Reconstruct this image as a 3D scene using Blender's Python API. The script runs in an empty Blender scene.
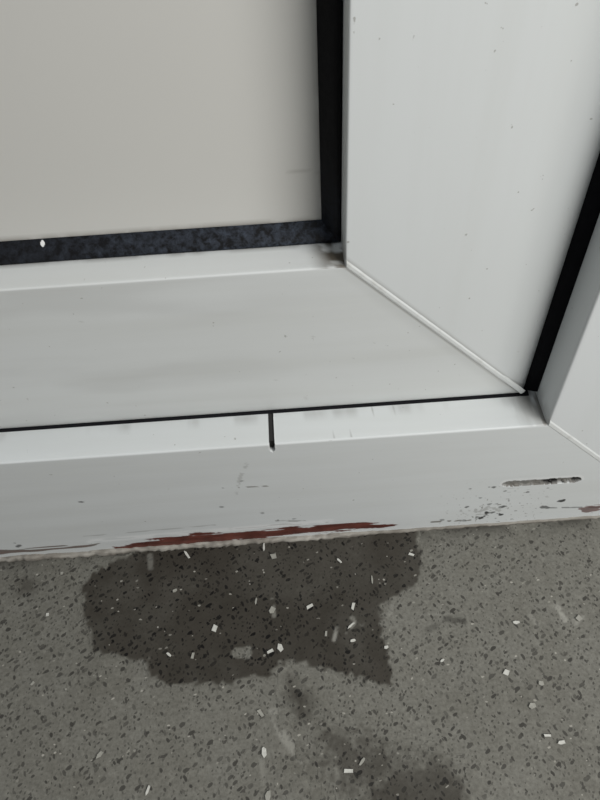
import bpy, math, random
import numpy as np
from mathutils import Matrix, Vector
S = 1.25
# ------------------------------------------------------------------ camera
F_PX, PITCH, ROLL, YAW = 696.8, .8820, -.0606, .0115
EYE = np.array([-.0149, -.1249, .2320]) * S
_d = np.array([math.sin(YAW)*math.cos(PITCH), math.cos(YAW)*math.cos(PITCH), -math.sin(PITCH)])
_r = np.array([math.cos(YAW), -math.sin(YAW), 0.0]); _u = np.cross(_r, _d)
_r2 = math.cos(ROLL)*_r + math.sin(ROLL)*_u
_u2 = np.cross(_r2, _d)
cam_data = bpy.data.cameras.new('camera'); cam = bpy.data.objects.new('camera', cam_data)
scene = bpy.context.scene; COL = scene.collection; COL.objects.link(cam)
m = Matrix.Identity(4)
for i in range(3):
    m[i][0] = _r2[i]; m[i][1] = _u2[i]; m[i][2] = -_d[i]; m[i][3] = EYE[i]
cam.matrix_world = m
cam_data.sensor_fit = 'HORIZONTAL'; cam_data.sensor_width = 36; cam_data.lens = F_PX/600*36
cam_data.clip_start = .01; scene.camera = cam
# ------------------------------------------------------------------ world, lights, exposure
w = bpy.data.worlds.new('overcast_sky'); scene.world = w; w.use_nodes = True
nt = w.node_tree; bg = nt.nodes['Background']
tc = nt.nodes.new('ShaderNodeTexCoord'); sx = nt.nodes.new('ShaderNodeSeparateXYZ')
nt.links.new(tc.outputs['Generated'], sx.inputs[0])
rp = nt.nodes.new('ShaderNodeValToRGB'); nt.links.new(sx.outputs['Z'], rp.inputs[0])
rp.color_ramp.elements[0].position = 0.0; rp.color_ramp.elements[0].color = (.20, .20, .19, 1)
rp.color_ramp.elements[1].position = .8; rp.color_ramp.elements[1].color = (.85, .92, 1.0, 1)
nt.links.new(rp.outputs[0], bg.inputs[0]); bg.inputs[1].default_value = .37

def area(name, loc, target, sx_, sy_, power, color):
    L = bpy.data.lights.new(name, 'AREA'); L.shape = 'RECTANGLE'; L.size = sx_; L.size_y = sy_
    L.energy = power; L.color = color
    o = bpy.data.objects.new(name, L); COL.objects.link(o); o.location = loc
    o.rotation_euler = (Vector(target)-Vector(loc)).to_track_quat('-Z', 'Y').to_euler()
    return o
area('upper_right_light', (.42, -.46, .60), (.06, 0, .08), .42, .42, 6.2, (1.0, .992, .968))  # unseen area light, added for the soft daylight from the upper right
vs = scene.view_settings; vs.view_transform = 'Standard'; vs.look = 'None'; vs.gamma = 1
vs.use_curve_mapping = False; vs.exposure = 0.0

# ------------------------------------------------------------------ helpers
def ray(u, v):
    return _d + (u-300)/F_PX*_r2 - (v-400)/F_PX*_u2
def on_floor(u, v, z=0.0):
    q = ray(u, v); t = (z-EYE[2])/q[2]; p = EYE+t*q; return p[0], p[1]
def on_wall(u, v, y=0.0):
    q = ray(u, v); t = (y-EYE[1])/q[1]; p = EYE+t*q; return p[0], p[2]
def on_level(u, v, z):
    return on_floor(u, v, z)
def _hash(ix, iy, seed):
    n = (ix.astype(np.int64)*374761393 + iy.astype(np.int64)*668265263 + seed*982451653) & 0x7fffffff
    n = ((n ^ (n >> 13))*1274126177) & 0x7fffffff
    n = n ^ (n >> 16)
    return (n & 0xffff)/65535.0
def vnoise(x, y, scale, seed=0):
    x = np.asarray(x)/scale; y = np.asarray(y)/scale
    ix = np.floor(x); iy = np.floor(y); fx = x-ix; fy = y-iy
    fx = fx*fx*(3-2*fx); fy = fy*fy*(3-2*fy)
    a = _hash(ix, iy, seed); b = _hash(ix+1, iy, seed); c = _hash(ix, iy+1, seed); d = _hash(ix+1, iy+1, seed)
    return (a*(1-fx)+b*fx)*(1-fy)+(c*(1-fx)+d*fx)*fy
def fbm(x, y, scale, seed=0, n=4):
    s = 0; a = .5; t = 0
    for k in range(n):
        s = s+a*vnoise(x, y, scale/2**k, seed+k*7); t += a; a *= .5
    return s/t
def sstep(a, b, x):
    t = np.clip((x-a)/(b-a), 0, 1); return t*t*(3-2*t)
def seg_dist(x, y, p, q):
    px, py = p; dx = q[0]-px; dy = q[1]-py
    t = np.clip(((x-px)*dx+(y-py)*dy)/(dx*dx+dy*dy+1e-18), 0, 1)
    return np.hypot(x-px-t*dx, y-py-t*dy), t
def poly_sd(x, y, P):                       # signed distance, positive inside
    d = np.full(np.shape(x), 1e9); ins = np.zeros(np.shape(x), bool)
    n = len(P)
    for i in range(n):
        a = P[i]; b = P[(i+1) % n]
        d = np.minimum(d, seg_dist(x, y, a, b)[0])
        c = (a[1] > y) != (b[1] > y)
        ins ^= c & (x < (b[0]-a[0])*(y-a[1])/((b[1]-a[1]) or 1e-12)+a[0])
    return np.where(ins, d, -d)
def line_mask(x, y, pts, width, soft=.0003):
    d = np.full(np.shape(x), 1e9)
    for a, b in zip(pts[:-1], pts[1:]):
        d = np.minimum(d, seg_dist(x, y, a, b)[0])
    return 1-sstep(width, width+soft, d)

def mesh_grid(name, X, Y, Z, mat, parent=None, attrs=None, keep=None, smooth=True, flip=False):
    r, c = X.shape
    co = np.stack([X, Y, Z], -1).reshape(-1, 3)
    i = np.arange(r*c).reshape(r, c)
    q = np.stack([i[:-1, :-1], i[:-1, 1:], i[1:, 1:], i[1:, :-1]], -1).reshape(-1, 4)
    if flip: q = q[:, ::-1]
    A = {k: v.reshape(-1) for k, v in (attrs or {}).items()}
    if keep is not None:
        k = keep.reshape(-1)[q].any(1); q = q[k]
        used = np.unique(q); mp = -np.ones(len(co), int); mp[used] = np.arange(len(used))
        q = mp[q]; co = co[used]; A = {n: v[used] for n, v in A.items()}
    me = bpy.data.meshes.new(name)
    me.vertices.add(len(co)); me.vertices.foreach_set('co', co.astype(np.float32).ravel())
    me.loops.add(len(q)*4); me.loops.foreach_set('vertex_index', q.astype(np.int32).ravel())
    me.polygons.add(len(q)); me.polygons.foreach_set('loop_start', np.arange(0, len(q)*4, 4, dtype=np.int32))
    me.polygons.foreach_set('use_smooth', np.full(len(q), smooth))
    me.update(calc_edges=True); me.validate()
    for n, v in A.items():
        a = me.attributes.new(n, 'FLOAT', 'POINT'); a.data.foreach_set('value', v.astype(np.float32))
    me.materials.append(mat)
    o = bpy.data.objects.new(name, me); COL.objects.link(o); o.parent = parent
    return o
def mesh_py(name, V, Fc, mat, parent=None, smooth=False):
    me = bpy.data.meshes.new(name); me.from_pydata(V, [], Fc); me.update()
    if smooth: me.polygons.foreach_set('use_smooth', [True]*len(me.polygons))
    me.materials.append(mat)
    o = bpy.data.objects.new(name, me); COL.objects.link(o); o.parent = parent
    return o
def empty(name, label, cat, kind=None, loc=(0, 0, 0)):
    o = bpy.data.objects.new(name, None); COL.objects.link(o); o.location = loc
    o['label'] = label; o['category'] = cat
    if kind: o['kind'] = kind
    o.empty_display_size = .02
    return o
def axis(spans):                            # spans: [(start, step), ..., (end, None)]
    out = []
    for (a, st), (b, _) in zip(spans[:-1], spans[1:]):
        n = max(1, int(round((b-a)/st))); out += list(a+(b-a)*np.arange(n)/n)
    return np.array(out+[spans[-1][0]])

# ------------------------------------------------------------------ materials
class NT:
    def __init__(s, name):
        s.m = bpy.data.materials.new(name); s.m.use_nodes = True; s.t = s.m.node_tree
        s.b = s.t.nodes['Principled BSDF']
        s.tc = s.t.nodes.new('ShaderNodeTexCoord').outputs['Object']
    def link(s, a, b): s.t.links.new(a, b)
    def n(s, t, **k):
        o = s.t.nodes.new(t)
        for a, b in k.items(): setattr(o, a, b)
        return o
    def noise(s, scale, detail=4, vec=None, rough=.5, dist=0):
        o = s.n('ShaderNodeTexNoise'); o.inputs['Scale'].default_value = scale
        o.inputs['Detail'].default_value = detail; o.inputs['Roughness'].default_value = rough
        o.inputs['Distortion'].default_value = dist
        s.link(vec or s.tc, o.inputs['Vector']); return o.outputs['Fac']
    def ramp(s, f, a, b, va=0., vb=1.):
        o = s.n('ShaderNodeMapRange'); o.inputs[1].default_value = a; o.inputs[2].default_value = b
        o.inputs[3].default_value = va; o.inputs[4].default_value = vb; s.link(f, o.inputs[0]); return o.outputs[0]
    def math(s, op, a, b=None):
        o = s.n('ShaderNodeMath', operation=op)
        for i, v in enumerate((a, b)):
            if v is None: continue
            if isinstance(v, (int, float)): o.inputs[i].default_value = v
            else: s.link(v, o.inputs[i])
        return o.outputs[0]
    def mix(s, f, a, b, blend='MIX'):
        o = s.n('ShaderNodeMix', data_type='RGBA', blend_type=blend)
        for i, v in ((0, f), (6, a), (7, b)):
            if isinstance(v, (int, float)): o.inputs[i].default_value = v
            elif isinstance(v, tuple): o.inputs[i].default_value = (*v, 1)
            else: s.link(v, o.inputs[i])
        return o.outputs[2]
    def attr(s, name):
        return s.n('ShaderNodeAttribute', attribute_name=name).outputs['Fac']
    def mapping(s, sc):
        o = s.n('ShaderNodeMapping'); o.inputs['Scale'].default_value = sc; s.link(s.tc, o.inputs[0]); return o.outputs[0]
    def bump(s, h, strength, dist):
        o = s.n('ShaderNodeBump'); o.inputs['Strength'].default_value = strength; o.inputs['Distance'].default_value = dist
        s.link(h, o.inputs['Height']); s.link(o.outputs[0], s.b.inputs['Normal'])
    def out(s, col, rough, spec=.5):
        if isinstance(col, tuple): s.b.inputs['Base Color'].default_value = (*col, 1)
        else: s.link(col, s.b.inputs['Base Color'])
        if isinstance(rough, (int, float)): s.b.inputs['Roughness'].default_value = rough
        else: s.link(rough, s.b.inputs['Roughness'])
        s.b.inputs['Specular IOR Level'].default_value = spec
        return s.m

def upvc(name, base, streak_axis, tint):
    n = NT(name)
    sc = (6, 60, 90) if streak_axis == 'x' else (90, 60, 6)
    st = n.noise(1, 5, n.mapping(sc), .6)
    cl = n.noise(9, 3)
    c = n.mix(n.ramp(st, .42, .70, 0, .28), base, tint)
    c = n.mix(n.ramp(cl, .4, .7, 0, .22), c, tint)
    sp = n.noise(420, 2)
    c = n.mix(n.ramp(sp, .735, .77, 0, .5), c, (.16, .14, .11))
    c = n.mix(n.attr('dirt_shade'), c, (.115, .10, .08))
    c = n.mix(n.attr('black'), c, (.008, .007, .006))
    rn = n.noise(300, 3, n.mapping((.35, 1, 1)))
    c = n.mix(n.attr('rust'), c, n.mix(n.ramp(rn, .35, .65), (.075, .022, .016), (.15, .045, .033)))
    c = n.mix(n.attr('bright'), c, (.80, .80, .79))
    n.bump(st, .06, .0005)
    return n.out(c, n.ramp(cl, .3, .7, .38, .52), .4)
M_FRAME = upvc('frame_upvc', (.66, .68, .675), 'x', (.53, .535, .51))
M_JAMB = upvc('jamb_upvc', (.68, .70, .70), 'z', (.62, .635, .62))
M_RAIL = upvc('rail_upvc', (.66, .675, .665), 'x', (.55, .555, .525))
M_STILE = upvc('stile_upvc', (.68, .70, .695), 'z', (.62, .635, .615))
def m_panel():
    n = NT('panel_laminate'); cl = n.noise(7, 3)
    c = n.mix(n.ramp(cl, .3, .7, 0, .6), (.61, .60, .565), (.575, .565, .535))
    c = n.mix(n.attr('dirt_shade'), c, (.16, .14, .11)); n.bump(n.noise(60, 3), .03, .0005)
    return n.out(c, .42, .4)
M_PANEL = m_panel()
def m_gasket():
    n = NT('black_rubber_gasket'); a = n.noise(420, 6, None, .7, .3)
    c = n.mix(n.math('MULTIPLY', n.ramp(a, .40, .68), n.attr('dust')), (.005, .005, .006), (.045, .054, .072))
    c = n.mix(n.attr('bright'), c, (.75, .75, .73))
    n.bump(a, .25, .0004)
    return n.out(c, n.ramp(a, .3, .7, .45, .65), .16)
M_GASKET = m_gasket()
def m_plain(name, col, rough, spec=.4, sc=300):
    n = NT(name); a = n.noise(sc, 3)
    c = n.mix(n.ramp(a, .35, .7, 0, .5), col, tuple(v*.65 for v in col)); n.bump(a, .15, .0003)
    return n.out(c, rough, spec)
M_SEAL = m_plain('brush_seal', (.010, .010, .012), .8, .1)
def m_weld():
    n = NT('weld_bead_upvc'); a = n.noise(250, 3)
    return n.out(n.mix(n.ramp(a, .5, .75, 0, .4), (.70, .715, .70), (.45, .44, .40)), .6, .25)
M_WELD = m_weld()
def m_caulk():
    n = NT('sealant'); a = n.noise(220, 4, n.mapping((.3, 1, 1)), .6)
    c = n.mix(n.ramp(a, .35, .7), (.38, .36, .32), (.20, .18, .155)); c = n.mix(n.attr('dirt_shade'), c, (.10, .085, .07))
    n.bump(a, .6, .0006)
    return n.out(c, .8, .2)
M_CAULK = m_caulk()
def m_concrete():
    n = NT('polished_concrete')
    wet0 = n.attr('wet')
    big = n.noise(11, 4); med = n.noise(60, 5, None, .6); fine = n.noise(700, 4, None, .65)
    c = n.mix(n.ramp(big, .3, .7), (.138, .131, .110), (.182, .175, .150))
    c = n.mix(n.ramp(med, .3, .75, 0, .55), c, (.225, .220, .195))
    c = n.mix(n.ramp(fine, .38, .66, 0, .55), c, (.085, .080, .068))
    gr2 = n.noise(260, 4, None, .7)
    c = n.mix(n.ramp(gr2, .52, .66, 0, .22), c, (.30, .29, .25))
    c = n.mix(wet0, c, n.mix(.93, c, n.mix(n.ramp(med, .35, .7), (.029, .0245, .0185), (.041, .0350, .0275))))
    # dark aggregate
    def agg(scale, keep, size, warp, rot, stretch):
        mp = n.n('ShaderNodeMapping', vector_type='TEXTURE'); mp.inputs['Rotation'].default_value = (0, 0, math.radians(rot)); mp.inputs['Scale'].default_value = (1, 1/stretch, 1)
        n.link(n.tc, mp.inputs[0])
        wv = n.n('ShaderNodeTexNoise'); wv.inputs['Scale'].default_value = scale*1.3; n.link(n.tc, wv.inputs['Vector'])
        ad = n.n('ShaderNodeMixRGB'); ad.blend_type = 'ADD'; ad.inputs[0].default_value = warp
        n.link(mp.outputs[0], ad.inputs[1]); n.link(wv.outputs['Color'], ad.inputs[2])
        v = n.n('ShaderNodeTexVoronoi'); v.inputs['Scale'].default_value = scale; v.voronoi_dimensions = '2D'
        n.link(ad.outputs[0], v.inputs['Vector'])
        sp = n.n('ShaderNodeSeparateColor'); n.link(v.outputs['Color'], sp.inputs[0])
        rr = n.math('MULTIPLY', n.ramp(sp.outputs[1], 0, 1, .45, 1), size)
        inside = n.ramp(n.math('SUBTRACT', rr, v.outputs['Distance']), 0, .06)
        sel = n.math('LESS_THAN', sp.outputs[0], keep)
        return n.math('MULTIPLY', inside, sel), sp.outputs[2]
    a1, s1 = agg(235, .31, .36, .0024, 35, 1.75)
    a4, s4 = agg(270, .31, .34, .0022, 118, 1.75)
    a2, s2 = agg(560, .38, .38, .0014, 70, 1.4)
    dark = n.mix(wet0, (.050, .047, .041), (.0035, .003, .0027))
    c = n.mix(n.math('MULTIPLY', a1, n.ramp(s1, 0, 1, .5, 1)), c, dark)
    c = n.mix(n.math('MULTIPLY', a2, n.ramp(s2, 0, 1, .2, .9)), c, dark)
    c = n.mix(n.math('MULTIPLY', a4, n.ramp(s4, 0, 1, .4, 1)), c, dark)
    a3, s3 = agg(430, .035, .30, .0016, 10, 1.4)
    c = n.mix(n.math('MULTIPLY', a3, n.ramp(s3, 0, 1, .15, .8)), c, (.42, .40, .35))
    c = n.mix(n.attr('pale'), c, (.36, .35, .31))
    c = n.mix(n.attr('grime_shade'), c, (.045, .042, .036))
    h = n.math('SUBTRACT', fine, n.math('MULTIPLY', a1, .5))
    n.bump(h, .35, .0004)
    return n.out(c, n.math('SUBTRACT', .72, n.math('MULTIPLY', wet0, .10)), .18)
M_CONC = m_concrete()
M_CHIP = m_plain('white_paint_flake', (.58, .57, .52), .6, .3, 900)
M_CHIP2 = m_plain('grey_plastic_flake', (.33, .32, .28), .6, .3, 900)

# ------------------------------------------------------------------ dimensions (metres)
H1 = .060*S; D1 = .0118*S; X1 = .0614*S; H2 = .1174*S; X2 = 0.0
D2 = .0215*S; G = .0047*S; D3 = .0250*S
LEFT, TOP = -.62, .95

# ------------------------------------------------------------------ floor
fx = axis([(-1.6, .2), (-.4, .02), (-.2, .0008), (.2, .02), (.4, .2), (1.6, None)])
fy = axis([(-1.8, .2), (-.4, .02), (-.16, .0008), (.02, .02), (.14, None)])
FX, FY = np.meshgrid(fx, fy)
pale = np.zeros_like(FX)
def fl(pts): return [on_floor(*p) for p in pts]
for pts, wd, am in [([(273, 712), (284, 738), (300, 757), (322, 768), (340, 776)], .0011, .45),
                ([(556, 604), (561, 612), (565, 620)], .0006, .7), ([(575, 622), (581, 616)], .0009, .5),
                ([(346, 632), (356, 621)], .0004, .7), ([(334, 640), (337, 628)], .0003, .6), ([(352, 618), (362, 624)], .0004, .6),
                ([(376, 634), (388, 618), (392, 606)], .0004, .25), ([(150, 556), (152, 570)], .0008, .3),
                ([(530, 616), (541, 628)], .0004, .3), ([(262, 760), (266, 790)], .0006, .25)]:
    k = line_mask(FX, FY, fl(pts), wd, .0012)*am
    pale = np.maximum(pale, k*sstep(.35, .6, fbm(FX, FY, .003, 5)))
grime_shade = sstep(.010, -.002, -FY)*0 + line_mask(FX, FY, fl([(446, 619), (464, 621)]), .0009, .0008)*.6
grime_shade = np.maximum(grime_shade, line_mask(FX, FY, fl([(428, 630), (436, 626)]), .0008, .001)*.45)
grime_shade = np.maximum(grime_shade, np.exp(-np.clip(-FY-.0015, 0, 1)/.0035)*.75*sstep(.2, .7, fbm(FX, FY, .008, 3)))  # contact shade along the threshold foot, painted into the floor colour
floor = mesh_grid('floor', FX, FY, np.zeros_like(FX), M_CONC, attrs={'pale': pale, 'grime_shade': grime_shade})
floor['kind'] = 'structure'; floor['label'] = 'grey polished concrete floor with dark aggregate specks below the white door'; floor['category'] = 'floor'

PATCHES = []
def damp(*a): PATCHES.append(a)
def field(X, Y, poly, soft, jag, level, holes, seed):
    sd = poly_sd(X, Y, fl(poly)) + (fbm(X, Y, .012, seed)-.5)*jag*2.2 + (vnoise(X, Y, .0018, seed+3)-.5)*jag*1.3
    wet = sstep(-soft, soft, sd)*level
    for (u, v, a, b) in holes:
        hx, hy = on_floor(u, v)
        wet *= sstep(.75, 1.2, np.hypot((X-hx)/a, (Y-hy)/b)+(fbm(X, Y, .003, 9)-.5)*1.0)
    return wet*(.86+.14*sstep(.3, .6, fbm(X, Y, .02, 8)))
def build_damp(name, label, poly, z, soft, jag, level, holes, seed):
    P = fl(poly); xs = [p[0] for p in P]; ys = [p[1] for p in P]
    gx = np.arange(min(xs)-.008, max(xs)+.008, .0006); gy = np.arange(min(ys)-.008, min(max(ys)+.008, .004), .0006)
    X, Y = np.meshgrid(gx, gy)
    own = field(X, Y, poly, soft, jag, level, holes, seed)
    wet = own
    for q in PATCHES:
        if q[2] is not poly: wet = np.maximum(wet, field(X, Y, q[2], *q[4:]))
    grm = np.exp(-np.clip(-Y-.0015, 0, 1)/.003)*.8
    pl = np.zeros_like(X)
    for pts, wd, am in [([(346, 632), (356, 621)], .0004, .6), ([(334, 640), (337, 628)], .0003, .6), ([(352, 618), (362, 624)], .0004, .5), ([(150, 556), (151, 568)], .0008, .3), ([(272, 600), (274, 616)], .0004, .4)]:
        pl = np.maximum(pl, line_mask(X, Y, fl(pts), wd, .001)*am*sstep(.3, .6, fbm(X, Y, .003, 5)))
    o = mesh_grid(name, X, Y, np.full_like(X, z), M_CONC, attrs={'wet': wet, 'grime_shade': grm*0, 'pale': pl}, keep=own > .01)
    o['label'] = label; o['category'] = 'damp patch'; o['group'] = 'damp patches on the concrete'
    return o
damp('damp_patch', 'large dark damp patch on the concrete against the door threshold',
     [(136, 550), (250, 530), (330, 520), (412, 515), (421, 545), (424, 562), (419, 582), (410, 592), (393, 599), (380, 606), (383, 628), (388, 647), (391, 668), (390, 684), (370, 683), (355, 678),
      (332, 666), (312, 661), (297, 659), (279, 664), (269, 678), (245, 674), (232, 683), (210, 681), (188, 685), (166, 684), (150, 678), (148, 661), (122, 655), (96, 650), (90, 630), (84, 612), (83, 586), (92, 572), (112, 564), (124, 558)],
     .00025, .0011, .0022, 1.0, [(242, 653, .0042, .0026)], 3)
damp('damp_patch', 'dark damp blotch at the bottom edge, nearer than the large patch',
     [(398, 765), (415, 768), (428, 765), (437, 752), (452, 772), (462, 790), (464, 840), (350, 840), (365, 812), (372, 790), (385, 775)], .0003, .0040, .0035, .85, [], 11)
damp('damp_patch', 'faint damp drip mark hanging just below the large damp patch',
     [(287, 676), (300, 682), (313, 700), (308, 722), (296, 718), (289, 702)], .00015, .0042, .002, .9, [], 17)
damp('damp_patch', 'faint smeared damp trail between the drip mark and the bottom blotch',
     [(318, 718), (345, 735), (372, 752), (400, 745), (408, 762), (385, 776), (352, 792), (338, 768), (316, 742)], .0002, .0060, .0065, .72, [], 23)
damp('damp_patch', 'small round faint damp spot left of the large patch',
     [(16, 584), (24, 576), (36, 580), (38, 590), (28, 597), (18, 594)], .0002, .0030, .0018, .7, [], 29)

for q in PATCHES: build_damp(*q)
# ------------------------------------------------------------------ white chips lying on the floor
def chip(u, v, lu, wu, ang, label, mat=M_CHIP, name='paint_chip'):
    rnd = random.Random(int(u*31+v)); x, y = on_floor(u, v); n = rnd.choice((4, 4, 5, 5, 6))
    px = .00049
    L, W = lu*px*.45, wu*px*.43
    pts = []
    for k in range(n):
        a = 2*math.pi*(k+.5)/n+rnd.uniform(-.16, .16); r = rnd.uniform(.8, 1.15)
        pts.append((math.copysign(min(abs(math.cos(a))*1.15, 1), math.cos(a))*L*r, math.copysign(min(abs(math.sin(a))*1.2, 1), math.sin(a))*W*r))
    tl = rnd.uniform(-.10, .10)
    V = []
    for z0 in (0, .00035):
        for i, (a, b) in enumerate(pts):
            V.append((a*(.93 if z0 else 1), b*(.93 if z0 else 1), z0+max(0, a*tl)))
    Fc = [tuple(range(n-1, -1, -1)), tuple(range(n, 2*n))]+[(i, (i+1) % n, n+(i+1) % n, n+i) for i in range(n)]
    o = mesh_py(name, V, Fc, mat); o.location = (x, y, .0005); o.rotation_euler[2] = math.radians(ang)
    o['label'] = label; o['category'] = 'chip'; o['group'] = 'pale chips scattered on the concrete'
G2 = M_CHIP2
CH = [
 (187, 555, 11, 3, -55, 'slanting white chip at the top of the damp patch, left of the middle', M_CHIP),
 (264, 548, 11, 2.5, 88, 'thin upright white sliver touching the threshold above the damp patch', M_CHIP),
 (274, 557, 8, 7, 10, 'square greyish chip in the damp patch close under the threshold', G2),
 (339, 561, 7, 2.5, -50, 'small slanted sliver in the upper right of the damp patch', M_CHIP),
 (411, 555, 7, 3, -25, 'white chip on the upper right edge of the damp patch', M_CHIP),
 (372, 580, 10, 2, 88, 'thin vertical pale sliver in the right arm of the damp patch', G2),
 (175, 591, 4.5, 3.5, 20, 'small pale chip in the left part of the damp patch', G2),
 (215, 629, 8, 6, 70, 'bright boxy white chip in the middle of the damp patch', M_CHIP),
 (256, 602, 8, 2, 75, 'thin upright sliver in the centre of the damp patch', G2),
 (272, 611, 8, 6, 60, 'dull ragged chip in the centre of the damp patch', G2),
 (310, 607, 8, 3.5, 25, 'white bar shaped chip right of the damp patch centre', M_CHIP),
 (353, 607, 9, 3.5, 70, 'upright white chip among the scratches at the right of the damp patch', M_CHIP),
 (351, 626, 9, 2, 40, 'long thin pale scrap lying diagonally in the damp patch', M_CHIP),
 (326, 634, 7, 2.5, 80, 'narrow dull sliver left of the diagonal scrap in the damp patch', G2),
 (280, 648, 5.5, 8, 15, 'bright upright chip near the lower edge of the damp patch', M_CHIP),
 (270, 652, 8, 3.5, 20, 'flat white chip just left of the bright upright chip', M_CHIP),
 (169, 655, 5, 3, -40, 'tiny white chip at the lower left of the damp patch', M_CHIP),
 (193, 656, 7, 3, 80, 'dull upright chip at the lower left of the damp patch', G2),
 (386, 648, 5, 3.5, 20, 'small white chip on the right edge of the damp patch', M_CHIP),
 (353, 641, 5, 3, 10, 'small white crumb under the diagonal scrap in the damp patch', M_CHIP),
 (516, 623, 7, 3.5, 3, 'neat white rectangular chip on dry concrete at the right', M_CHIP),
 (578, 619, 7, 6, 35, 'ragged cream chip near the right edge of the floor', G2),
 (506, 673, 6, 6, 60, 'cream angular chip in the middle of the right hand dry floor', M_CHIP),
 (541, 684, 5, 6, 80, 'dull crumbly chip right of the cream angular chip', G2),
 (532, 706, 5, 7, -70, 'curved pale flake below the dull crumbly chip', G2),
 (547, 736, 8, 3, -5, 'flat white chip, left one of the pair at lower right', M_CHIP),
 (561, 743, 7, 3.5, 5, 'flat white chip, right one of the pair at lower right', M_CHIP),
 (442, 661, 4.5, 2.5, 30, 'tiny white chip on dry floor right of the damp patch', M_CHIP),
 (348, 771, 9, 4, -8, 'white chip lying on the faint damp trail at the bottom', M_CHIP),
 (362, 762, 8, 3, 50, 'pale sliver on the damp trail right of the white chip', G2),
 (264, 752, 4.5, 10, 0, 'tall white rectangular chip on the dry floor near the bottom', M_CHIP),
 (261, 714, 9, 4, -55, 'pale slanted chip above the tall rectangular one', G2),
 (268, 796, 8, 5, 80, 'dull white chip at the bottom edge under the tall rectangular one', G2),
 (148, 791, 9, 2.5, 70, 'curved white sliver at the bottom left edge', M_CHIP),
 (100, 755, 8, 4, 50, 'pale chip on the lower left dry floor', G2),
 (33, 684, 5, 2.5, 50, 'tiny pale chip near the left edge of the floor', G2),
 (48, 615, 3.5, 4, 0, 'tiny white crumb left of the large damp patch', M_CHIP),
 (62, 574, 3, 4, 0, 'tiny white crumb between the round damp spot and the threshold', G2),
]
for u, v, l, wd, a, lab, mt in CH: chip(u, v, l, wd, a, lab, mt)

# ------------------------------------------------------------------ profile sections
def section(front, r1, outer, back_in, r2=None, back_out=None, step=.0006, rd=.0025):
    """points (y, t): inner ledge -> rounded corner -> face -> optional rounded outer edge"""
    P = []
    for y in axis([(back_in, -.0008) if False else (back_in, .001), (front+r1, None)]) if back_in < front+r1 else np.linspace(back_in, front+r1, 14)[:-1]:
        P.append((y, 0.0))
    for k in range(7):
        a = k/6*math.pi/2; P.append((front+r1-r1*math.sin(a), r1-r1*math.cos(a)))
    if r2 is None:
        for t in axis([(r1, step), (outer, None)])[1:]: P.append((front, t))
    else:
        for t in axis([(r1, step), (outer-r2, None)])[1:]: P.append((front, t))
        for k in range(1, 11):
            a = k/10*math.pi/2; P.append((front+rd-rd*math.cos(a), outer-r2+r2*math.sin(a)))
        for y in np.linspace(front+rd, back_out, 6)[1:]: P.append((y, outer))
    return np.array(P)
def warp_end(base, end):                    # squeeze the last 3 cm of an axis so it stops on the mitre
    return base

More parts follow.
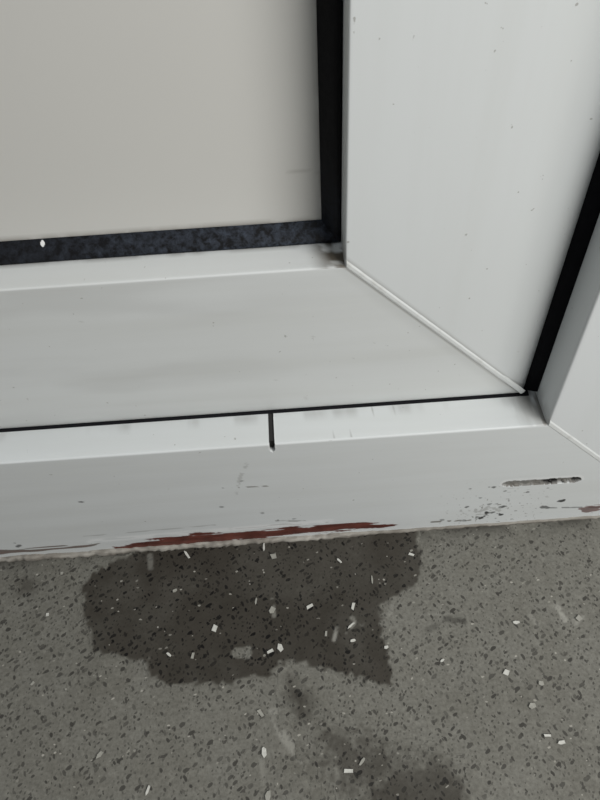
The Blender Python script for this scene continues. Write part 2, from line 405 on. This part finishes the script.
# frame -------------------------------------------------------------
frame = empty('trim_1', 'white plastic outer door frame with low threshold and right hand jamb', 'door frame', 'structure', (X1, 0, 0))
def local(o, root):
    o.matrix_parent_inverse = Matrix.Translation(root.location).inverted()
    return o
CUTX = on_wall(269.5, 425, 0)[0]
cut_zb = on_wall(270, 452, 0)[1]
sl0 = on_wall(503, 484.5, 0); sl1 = on_wall(580.5, 479.5, 0)
zs = axis([(0, .0004), (H1, None)])
sec = section(0, .0009, H1, .055, step=.00035)
xa = axis([(LEFT, .03), (-.20, .0006), (CUTX-.003, .00012), (CUTX+.003, .0006), (.03, .0004), (X1, None)])
def threshold():
    t = sec[:, 1][:, None]; y = sec[:, 0][:, None]
    # columns: common part up to X1, then a fan of columns reaching the mitre
    nx = 200
    fan = np.linspace(0, 1, nx)[1:][None, :]
    Xc = np.broadcast_to(xa[None, :], (len(sec), len(xa)))
    Xf = X1+fan*t
    X = np.concatenate([Xc, Xf], 1); Y = np.broadcast_to(y, X.shape).copy(); Z = np.broadcast_to(H1-t, X.shape).copy()
    face = np.broadcast_to(t > .0005, X.shape)
    dirt_shade = np.zeros(X.shape); black = np.zeros(X.shape); rust = np.zeros(X.shape); bright = np.zeros(X.shape)
    # saw kerf through the ledge, tapering to a point on the face
    hw = .0010*np.clip((Z-cut_zb)/(H1-.004-cut_zb), 0, 1)**.6
    hw = hw*(1+.25*(vnoise(Z*3, Y*3, .004, 4)-.5))
    c = (np.abs(X-CUTX+.0001*(H1-Z)/.01) < hw) & (Y < D1+.003)
    near = sstep(.0007, 0, np.abs(np.abs(X-CUTX)-hw-.0003))*(hw > .0001)*(Y < D1+.002)
    bright = np.maximum(bright, near*.45*sstep(.35, .6, vnoise(X, Z+Y, .001, 3)))
    Y = np.where(c, np.where(face, .0022, D1+.003), Y)
    black = np.where(c, 1.0, black)
    deep = c & (Z < H1-.0085); dirt_shade = np.where(deep, .8, dirt_shade); black = np.where(deep, .25, black)
    # drain slot
    d, tt = seg_dist(X, Z, (sl0[0]+.002, sl0[1]), (sl1[0]-.002, sl1[1]))
    hs = .0019+(vnoise(X, Z, .0012, 8)-.5)*.0007
    ins = (d < hs) & (sec[:, 0][:, None] < .0002) & face
    Y = np.where(ins, .0004+.0006*fbm(X, Z, .003, 2)+.0009*((tt > .5) & (vnoise(X, Z, .002, 12) > .35)), Y)
    dirt_shade = np.where(ins | ((d < hs+.0003) & face), .62+.38*fbm(X, Z, .002, 6), dirt_shade)
    black = np.where(ins, np.clip(sstep(.42, .62, tt)*sstep(.30, .5, vnoise(X, Z, .0022, 12))+.2*(vnoise(X, Z, .0018, 4) > .6), 0, 1), black)
    rim = sstep(.0009, .0002, np.abs(d-hs-.0012))*face*(~ins)
    bright = np.maximum(bright, rim*.55*(Z > sl0[1]-.001))
    # black scuffs around the slot and down to the floor
    def blot(u, v, r, am=1., asp=1.6, sd=0):
        x0, z0 = on_wall(u, v, 0)
        q = np.hypot((X-x0)/asp, Z-z0)+(fbm(X, Z, .0020, 30+sd)-.5)*r*2.5
        return sstep(r, r*.6, q)*am*face
    for i, (u, v, r, am) in enumerate([(483, 517, .0016, 1), (487, 513, .0010, 1), (500, 514.5, .0012, 1), (502, 507, .0012, .9), (492, 513, .0010, .8), (497, 504, .0007, .7),
            (489, 504, .0008, .6), (494, 487, .0007, .8), (489, 487, .0006, .8), (562, 501, .0011, 1), (544, 507, .0012, .8), (548, 508, .0008, .8), (467, 507, .0007, .8), (480, 498, .0005, .7),
            (470, 489, .0005, .8), (509, 500, .0005, .7), (527, 492, .0006, .7), (515, 491, .0006, .7), (548, 488, .0005, .6), (456, 499, .0006, .6), (443, 520, .0010, .6), (462, 521, .0011, .6),
            (496, 518, .0008, .8), (512, 519, .0008, .6), (505, 491, .0006, .6), (19, 546, .0010, .8), (15, 543, .0007, .7), (81, 502, .0006, .8), (222, 507, .0006, .6), (223, 488, .0004, .6),
            (242, 481, .0004, .6), (262, 513, .0006, .5), (278, 520, .0008, .5), (293, 519, .0008, .5)]):
        black = np.maximum(black, blot(u, v, r*1.05, am*.92, 1.35, i))
    dirt_shade = np.maximum(dirt_shade, blot(487, 510, .004, .35, 2.5, 77)*sstep(.5, .6, vnoise(X, Z, .0014, 44)))
    spk = (vnoise(X, Z, .0011, 91) > .90)*sstep(.03, .0, np.abs(Z-.014))*sstep(.035, .0, np.abs(X-sl0[0]))
    dirt_shade = np.maximum(dirt_shade, spk*.8*face)
    # scratches
    def scr(pts, wd, am, k):
        return line_mask(X, Z, [on_wall(*p, 0) for p in pts], wd, .0004)*am*sstep(.3, .55, vnoise(X, Z, .0016, k))*face
    dirt_shade = np.maximum(dirt_shade, scr([(239, 487.5), (268, 486)], .00025, .75, 50))
    dirt_shade = np.maximum(dirt_shade, scr([(247, 463), (240, 478), (236, 494)], .0006, .30, 51))
    dirt_shade = np.maximum(dirt_shade, scr([(274, 521), (305, 521)], .0004, .55, 52))
    black = np.maximum(black, scr([(536, 508), (600, 507)], .00035, .6, 53))
    dirt_shade = np.maximum(dirt_shade, scr([(432, 522), (470, 520)], .0005, .8, 54))
    dirt_shade = np.maximum(dirt_shade, face*.15*sstep(.06, -.14, X)*(.5+.5*fbm(X*.15, Z, .006, 59)))  # shade over the left of the front face, painted in as a tint
    # worn red strip above the sealant
    P = [on_wall(*p, 0) for p in [(112, 546.5), (150, 539.5), (200, 533.5), (250, 531), (290, 527.5), (326, 524), (350, 522.5), (394, 523.5), (396, 526.5), (360, 529), (320, 533), (270, 538), (200, 545), (150, 549), (112, 551)]]
    sd = poly_sd(X, Z, P)+(vnoise(X*.12, Z, .0010, 60)-.55)*.0040+(vnoise(X*.6, Z, .0007, 61)-.5)*.0008
    rust = np.maximum(rust, sstep(-.0002, .0004, sd)*face)
    P2 = [on_wall(*p, 0) for p in [(577, 509.5), (585, 506), (602, 504.5), (602, 510.5), (584, 513)]]
    sd2 = poly_sd(X, Z, P2)+(vnoise(X*.3, Z, .0007, 62)-.62)*.0035
    rust = np.maximum(rust, sstep(-.0002, .0004, sd2)*face*.8)
    P3 = [on_wall(*p, 0) for p in [(-40, 552), (30, 548.5), (100, 543), (96, 546), (30, 552.5), (-40, 556.5)]]
    sd3 = poly_sd(X, Z, P3)+(vnoise(X*.12, Z, .0012, 63)-.5)*.0032
    dirt_shade = np.maximum(dirt_shade, sstep(0, .0005, sd3)*.85*face); rust = np.maximum(rust, sstep(.0004, .0009, sd3)*.35*face)
    # grey-violet rubbed streak and whitened band over the red
    gs = sstep(.0009, .0002, np.abs(seg_dist(X, Z, on_wall(84, 536.5, 0), on_wall(215, 525, 0))[0]))*sstep(.3, .6, vnoise(X*.2, Z, .001, 64))
    dirt_shade = np.maximum(dirt_shade, gs*.38*face)
    wb = sstep(.0028, .0005, seg_dist(X, Z, on_wall(90, 541, 0), on_wall(330, 521, 0))[0])
    bright = np.maximum(bright, wb*.75*(rust < .1)*face*sstep(.15, .5, vnoise(X*.2, Z, .0014, 65)))
    brk = line_mask(X, Z, [on_wall(230, 529, 0), on_wall(300, 523.5, 0)], .0008, .0006)*sstep(.5, .62, vnoise(X*.15, Z, .0008, 66))
    dirt_shade = np.maximum(dirt_shade, brk*.6*face)
    # grime in the inner corner on the ledge and along its back edge
    lz = ~face
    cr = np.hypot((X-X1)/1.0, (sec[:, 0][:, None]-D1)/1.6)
    dirt_shade = np.maximum(dirt_shade, lz*sstep(.016, .001, cr)*.8*sstep(.28, .6, fbm(X, sec[:, 0][:, None], .004, 70)))
    dirt_shade = np.maximum(dirt_shade, lz*line_mask(X, sec[:, 0][:, None]+0*X, [(X1-.0005, .001), (X1-.0005, D1)], .0005, .0009)*.8)
    dirt_shade = np.maximum(dirt_shade, lz*sstep(.0022, 0, np.abs(sec[:, 0][:, None]-D1+.0004))*.5*sstep(.45, .7, fbm(X, 0*X, .01, 71)))
    dirt_shade = np.maximum(dirt_shade, lz*(vnoise(X, sec[:, 0][:, None]+0*X, .0009, 72) > .955)*sstep(.0, .03, X-CUTX)*.4)
    o = mesh_grid('threshold', X, Y, Z, M_FRAME, frame, {'dirt_shade': dirt_shade, 'black': black, 'rust': rust, 'bright': bright*.8})
    local(o, frame); o['label'] = 'worn white threshold with a saw cut, drain slot and red scuffs'
threshold()
def jamb():
    secj = section(0, .0009, H1, D1+.0003, step=.001)
    secj = np.concatenate([[(.052, .0101), (D1+.0010, .0101), (D1+.0009, .0100), (D1+.0007, .0100), (D1+.0006, .0099), (D1+.0006, .0004), (D1+.0005, .0001)], secj])
    t = secj[:, 1][:, None]; y = secj[:, 0][:, None]
    za = axis([(0, .0012), (.25, .05), (TOP, None)])/TOP
    Z = (H1-t)+(TOP-(H1-t))*za[None, :]; X = X1+t+0*Z; Y = y+0*Z
    dirt_shade = sstep(.004, .0, (Z-(H1-t)))*.18*sstep(.3, .6, fbm(X+Y, Z, .006, 80))
    sidef = (t < .0005)
    dirt_shade = np.maximum(dirt_shade, sidef*sstep(.010, .0, Z-H1)*.35*sstep(.2, .6, fbm(Y, Z, .004, 81)))
    dirt_shade = np.maximum(dirt_shade, (vnoise(X+Y*2, Z, .0008, 83) > .99)*.25)
    o = mesh_grid('jamb', X, Y, Z, M_JAMB, frame, {'dirt_shade': dirt_shade}, flip=True); local(o, frame)
jamb()
# frame body behind the visible skin (closes the profile from the side and the back)
def prism(name, V, mat, parent, quads):
    o = mesh_py(name, V, quads, mat, parent); local(o, parent); return o
BK = .062
# weld seams ---------------------------------------------------------
def weld(root, xa_, za_, ya_, length, width, side):
    V = []; Fc = []
    n = 60; rnd = random.Random(3)
    for k in range(n+1):
        wob = rnd.uniform(-.00004, .00004)
        for (o_, h) in ((-.0, .0), (.0004, .00018), (width-.0009, .00022), (width, 0.0)):
            o2 = (o_+wob)*side; s = (.0005-o2*.7071)*(1-k/n)+length*k/n
            # direction along seam (1,-1)/sqrt2, across seam (1,1)/sqrt2
            V.append((xa_+s+o2*.7071, ya_-h+(.0001 if h == 0 else 0), za_-s+o2*.7071))
    for k in range(n):
        for j in range(3):
            a = k*4+j; Fc.append((a, a+4, a+5, a+1))
    Fc.append((0, 1, 2, 3)); Fc.append(tuple(n*4+j for j in (3, 2, 1, 0)))
    o = mesh_py('weld_bead', V, Fc, M_WELD, root, False); local(o, root)
    o['label'] = 'raised diagonal weld seam across the mitred corner'
weld(frame, X1, H1, 0, H1-.004, .0027, 1)
# weather seal lining the gap between frame and leaf
GAPX = .0030; GAPZ = .0006
def box_v(x0, x1, y0, y1, z0, z1):
    return [(x0, y0, z0), (x1, y0, z0), (x1, y1, z0), (x0, y1, z0), (x0, y0, z1), (x1, y0, z1), (x1, y1, z1), (x0, y1, z1)]
BQ = [(0, 3, 2, 1), (4, 5, 6, 7), (0, 1, 5, 4), (1, 2, 6, 5), (2, 3, 7, 6), (3, 0, 4, 7)]
def lip(name, x0, x1, z0, z1, axis_, root):
    # rubber lip with a rounded nose, swept along x or z
    V = []; Fc = []; n = 8; pr = []
    y0 = D1+(.0010 if axis_ == 'z' else .0002)
    if axis_ == 'z':
        for k in range(n+1):
            a = k/n*math.pi/2; pr.append((x1-(x1-x0)*math.sin(a), y0+.004-.004*math.cos(a)))
        pr += [(x0, .05), (x1, .05)]
        for z in (z0, z1): V += [(p[0], p[1], z) for p in pr]
    else:
        for k in range(n+1):
            a = k/n*math.pi/2; pr.append((y0+.003-.003*math.cos(a), z0+(z1-z0)*math.sin(a)))
        pr += [(.05, z1), (.05, z0)]
        for x in (x0, x1): V += [(x, p[0], p[1]) for p in pr]
    k = len(pr)
    Fc = [(i, (i+1) % k, k+(i+1) % k, k+i) for i in range(k)]+[tuple(range(k-1, -1, -1)), tuple(range(k, 2*k))]
    o = mesh_py(name, V, Fc, M_SEAL, root); local(o, root)
    o['label'] = 'black weather seal in the gap beside the leaf'
lip('weather_seal', X1-GAPX-.0015, X1+.0098, H1, TOP, 'z', frame)
lip('weather_seal', LEFT, X1-GAPX, H1+.00005, H1+GAPZ*.9, 'x', frame)
# sealant along the foot of the threshold
def sealant():
    xs = axis([(LEFT, .02), (-.2, .0006), (X1+.072, None)])
    s = np.linspace(0, 1, 11)
    Xg, Sg = np.meshgrid(xs, s)
    amp = .55+.45*sstep(.05, -.02, Xg)
    hgt = (.0022+.0010*(fbm(Xg, 0*Xg, .012, 90)-.5)+.0009*(vnoise(Xg, 0*Xg, .0022, 91)-.5))*amp
    prt = (.0016+.0010*(fbm(Xg, 0*Xg, .009, 92)-.5)+.0008*(vnoise(Xg, 0*Xg, .0016, 93)-.5))*amp
    a = Sg*math.pi/2
    Y = -prt*np.cos(a)**.7+.0; Z = hgt*np.sin(a)**.8
    Y = Y*(1-(Sg >= .999))-.00002
    dirt_shade = sstep(.25, 0, Sg)*.7+sstep(.0, .06, Xg)*.25
    dirt_shade = np.maximum(dirt_shade, sstep(.5, .7, vnoise(Xg*.5, Z*3, .002, 94))*.35)
    o = mesh_grid('sealant_bead', Xg, Y, Z, M_CAULK, frame, {'dirt_shade': dirt_shade}, flip=False); local(o, frame)
    o['label'] = 'dirty cream sealant line along the floor'
sealant()

# door leaf ---------------------------------------------------------
leaf = empty('door_1', 'white plastic door leaf with cream panel and black glazing gasket, closed in its frame', 'door', 'structure', (0, D1, H1))
TR = H2-H1-GAPZ; TS = X1-GAPX-X2
def rail():
    sc = section(D1, .0007, TR, D2+.002, .0110, .052, step=.0006, rd=.0018)
    t = sc[:, 1][:, None]; y = sc[:, 0][:, None]
    xs = axis([(LEFT, .03), (-.2, .0012), (X2, None)])
    fan = np.linspace(0, 1, 60)[1:][None, :]
    X = np.concatenate([np.broadcast_to(xs[None, :], (len(sc), len(xs))), X2+fan*t], 1)
    Y = y+0*X; Z = H2-t+0*X
    led = (t < .0004)
    dirt_shade = led*sstep(.013, .002, np.hypot(X-X2, (Y-D2)*.45))*1.25*sstep(.25, .52, fbm(X, Y, .004, 101))
    dirt_shade = np.maximum(dirt_shade, led*sstep(.0016, 0, np.abs(Y-D2+.0003))*.35*sstep(.35, .6, fbm(X, 0*X, .01, 102)))
    dirt_shade = np.maximum(dirt_shade, (vnoise(X, Z+Y, .0009, 103) > .99)*.2)
    # dark line in the lower root of the weld
    q = (X-X2-(H2-Z))/1.4142
    dirt_shade = np.maximum(dirt_shade, (~led)*sstep(-.0012, -.0001, q)*.6)
    dirt_shade = np.maximum(dirt_shade, (~led)*sstep(-.006, -.0005, q)*.10)
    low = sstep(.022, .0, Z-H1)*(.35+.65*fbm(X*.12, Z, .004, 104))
    dirt_shade = np.maximum(dirt_shade, (~led)*low*.34*sstep(.05, -.10, X))  # soft shade along the rail's lower left edge, painted into its colour
    dirt_shade = np.maximum(dirt_shade, (~led)*.10*sstep(.5, .72, fbm(X*.25, Z, .02, 106))*sstep(.05, -.10, X))  # streaky grime plus painted shade on the left part of the rail
    o = mesh_grid('bottom_rail', X, Y, Z, M_RAIL, leaf, {'dirt_shade': dirt_shade}); local(o, leaf)
def stile():
    sc = section(D1, .0007, TS, D2+.002, .0130, .052, step=.0006, rd=.0070)
    t = sc[:, 1][:, None]; y = sc[:, 0][:, None]
    za = axis([(0, .0012), (.25, .05), (TOP, None)])/TOP
    z0 = np.maximum(H2-t, H1+GAPZ)
    Z = z0+(TOP-z0)*za[None, :]; X = X2+t+0*Z; Y = y+0*Z
    led = (t < .0004)
    dirt_shade = (vnoise(X+Y, Z, .0009, 110) > .99)*.25
    dirt_shade = np.maximum(dirt_shade, led*sstep(.012, 0, Z-H2)*.6*sstep(.3, .6, fbm(Y, Z, .004, 111)))
    q = (X-X2-(H2-Z))/1.4142-.0022
    dirt_shade = np.maximum(dirt_shade, (~led)*sstep(.0012, 0, q)*.35*(q > -.001))
    dirt_shade = np.maximum(dirt_shade, sstep(.020, 0, np.hypot(X-X2-TR, (Z-H1)))*.30*sstep(.3, .6, fbm(X, Z, .01, 112)))
    o = mesh_grid('right_stile', X, Y, Z, M_STILE, leaf, {'dirt_shade': dirt_shade}, flip=True); local(o, leaf)
rail(); stile()
bpy.data.objects['bottom_rail']['label'] = 'bottom rail of the leaf, greyer and streaked'
weld(leaf, X2, H2, D1, TR-.0012, .0024, 1)
# glazing gasket: wedge strip, mitred at the corner
def gasket(horizontal):
    pr = [(D2+.0012, 0.00005), (D2-.0002, .0004), (D2-.0003, .0012)]
    for k in range(22):
        a = k/21; pr.append((D2+(D3-D2)*a**1.15, .0016+(G-.0016)*a))
    pr += [(D3+.0004, G+.0001)]
    pr = np.array(pr)
    y = pr[:, 0][:, None]; t = -pr[:, 1][:, None]      # towards the panel
    if horizontal:
        xs = axis([(0, .0009), (1, None)]); bx, bz = on_wall(42, 245.5, D3-.002); L = axis([(LEFT, .03), (-.2, .001), (bx-.002, .0002), (bx+.002, .001), (-G-.0002, None)])
        X = np.broadcast_to(L[None, :], (len(pr), len(L)))
        ext = np.linspace(0, 1, 8)[1:][None, :]
        X = np.concatenate([X, -G-.0002+ext*((X2+t)+G+.0002)], 1); Z = H2-t+0*X; Y = y+0*X
        Y = Y+.0003*(fbm(X, 0*X, .03, 120)-.5)
        dust = sstep(-.15, -.02, X)*.95+.02+sstep(.5, .7, fbm(X, Z, .02, 121))*.06
        bright = (np.hypot(X-bx, Z-bz) < .00065)*1.0
        o = mesh_grid('glazing_gasket', X, Y, Z, M_GASKET, leaf, {'dust': dust, 'bright': bright}, flip=True)
    else:
        za = axis([(0, .001), (.2, .05), (TOP, None)])/TOP
        z0 = H2-t; Z = z0+(TOP-z0)*za[None, :]; X = X2+t+0*Z
        lean = .0006*np.sin((Z-H2)*9)
        X = X-lean*(pr[:, 1][:, None]/G); Y = y+0*Z
        dust = sstep(.03, 0, Z-H2-.004)*.35+0*X
        o = mesh_grid('glazing_gasket', X, Y, Z, M_GASKET, leaf, {'dust': dust, 'bright': 0*X})
    local(o, leaf)
    o['label'] = 'dusty horizontal black gasket strip' if horizontal else 'clean upright black gasket strip'
gasket(True); gasket(False)
def panel():
    xs = axis([(LEFT, .03), (-.2, .001), (X2+.001, None)]); zz = axis([(H2+.001, .001), (H2+.15, .05), (TOP, None)])
    X, Z = np.meshgrid(xs, zz); Y = np.full_like(X, D3+.0006)
    dirt_shade = sstep(.0014, 0, Z-H2-G-.0004)*.45*sstep(.2, .6, fbm(X, Z, .006, 130))
    dirt_shade = np.maximum(dirt_shade, sstep(.0012, 0, X2-G-X-.0003)*.35*sstep(.2, .6, fbm(X, Z, .006, 131)))
    dirt_shade = np.maximum(dirt_shade, sstep(.030, 0, np.hypot(X+G, (Z-H2-G)*.8))*.12)
    a, b = on_wall(286, 172, D3), on_wall(320, 173, D3)
    dirt_shade = np.maximum(dirt_shade, line_mask(X, Z, [a, b], .0001, .0006)*.3)
    o = mesh_grid('infill_panel', X, Y, Z, M_PANEL, leaf, {'dirt_shade': dirt_shade}); local(o, leaf); o['label'] = 'plain cream infill panel'
panel()
# solid backs so nothing is a shell
def solid(name, x0, x1, y0, y1, z0, z1, mat, root):
    return prism(name, box_v(x0, x1, y0, y1, z0, z1), mat, root, BQ)
solid('core', LEFT, X1-GAPX-.001, D3+.001, .052, H1+GAPZ+.001, TOP, M_PANEL, leaf)
solid('core', LEFT, X1+.074, .052, BK, 0, TOP, M_JAMB, frame)
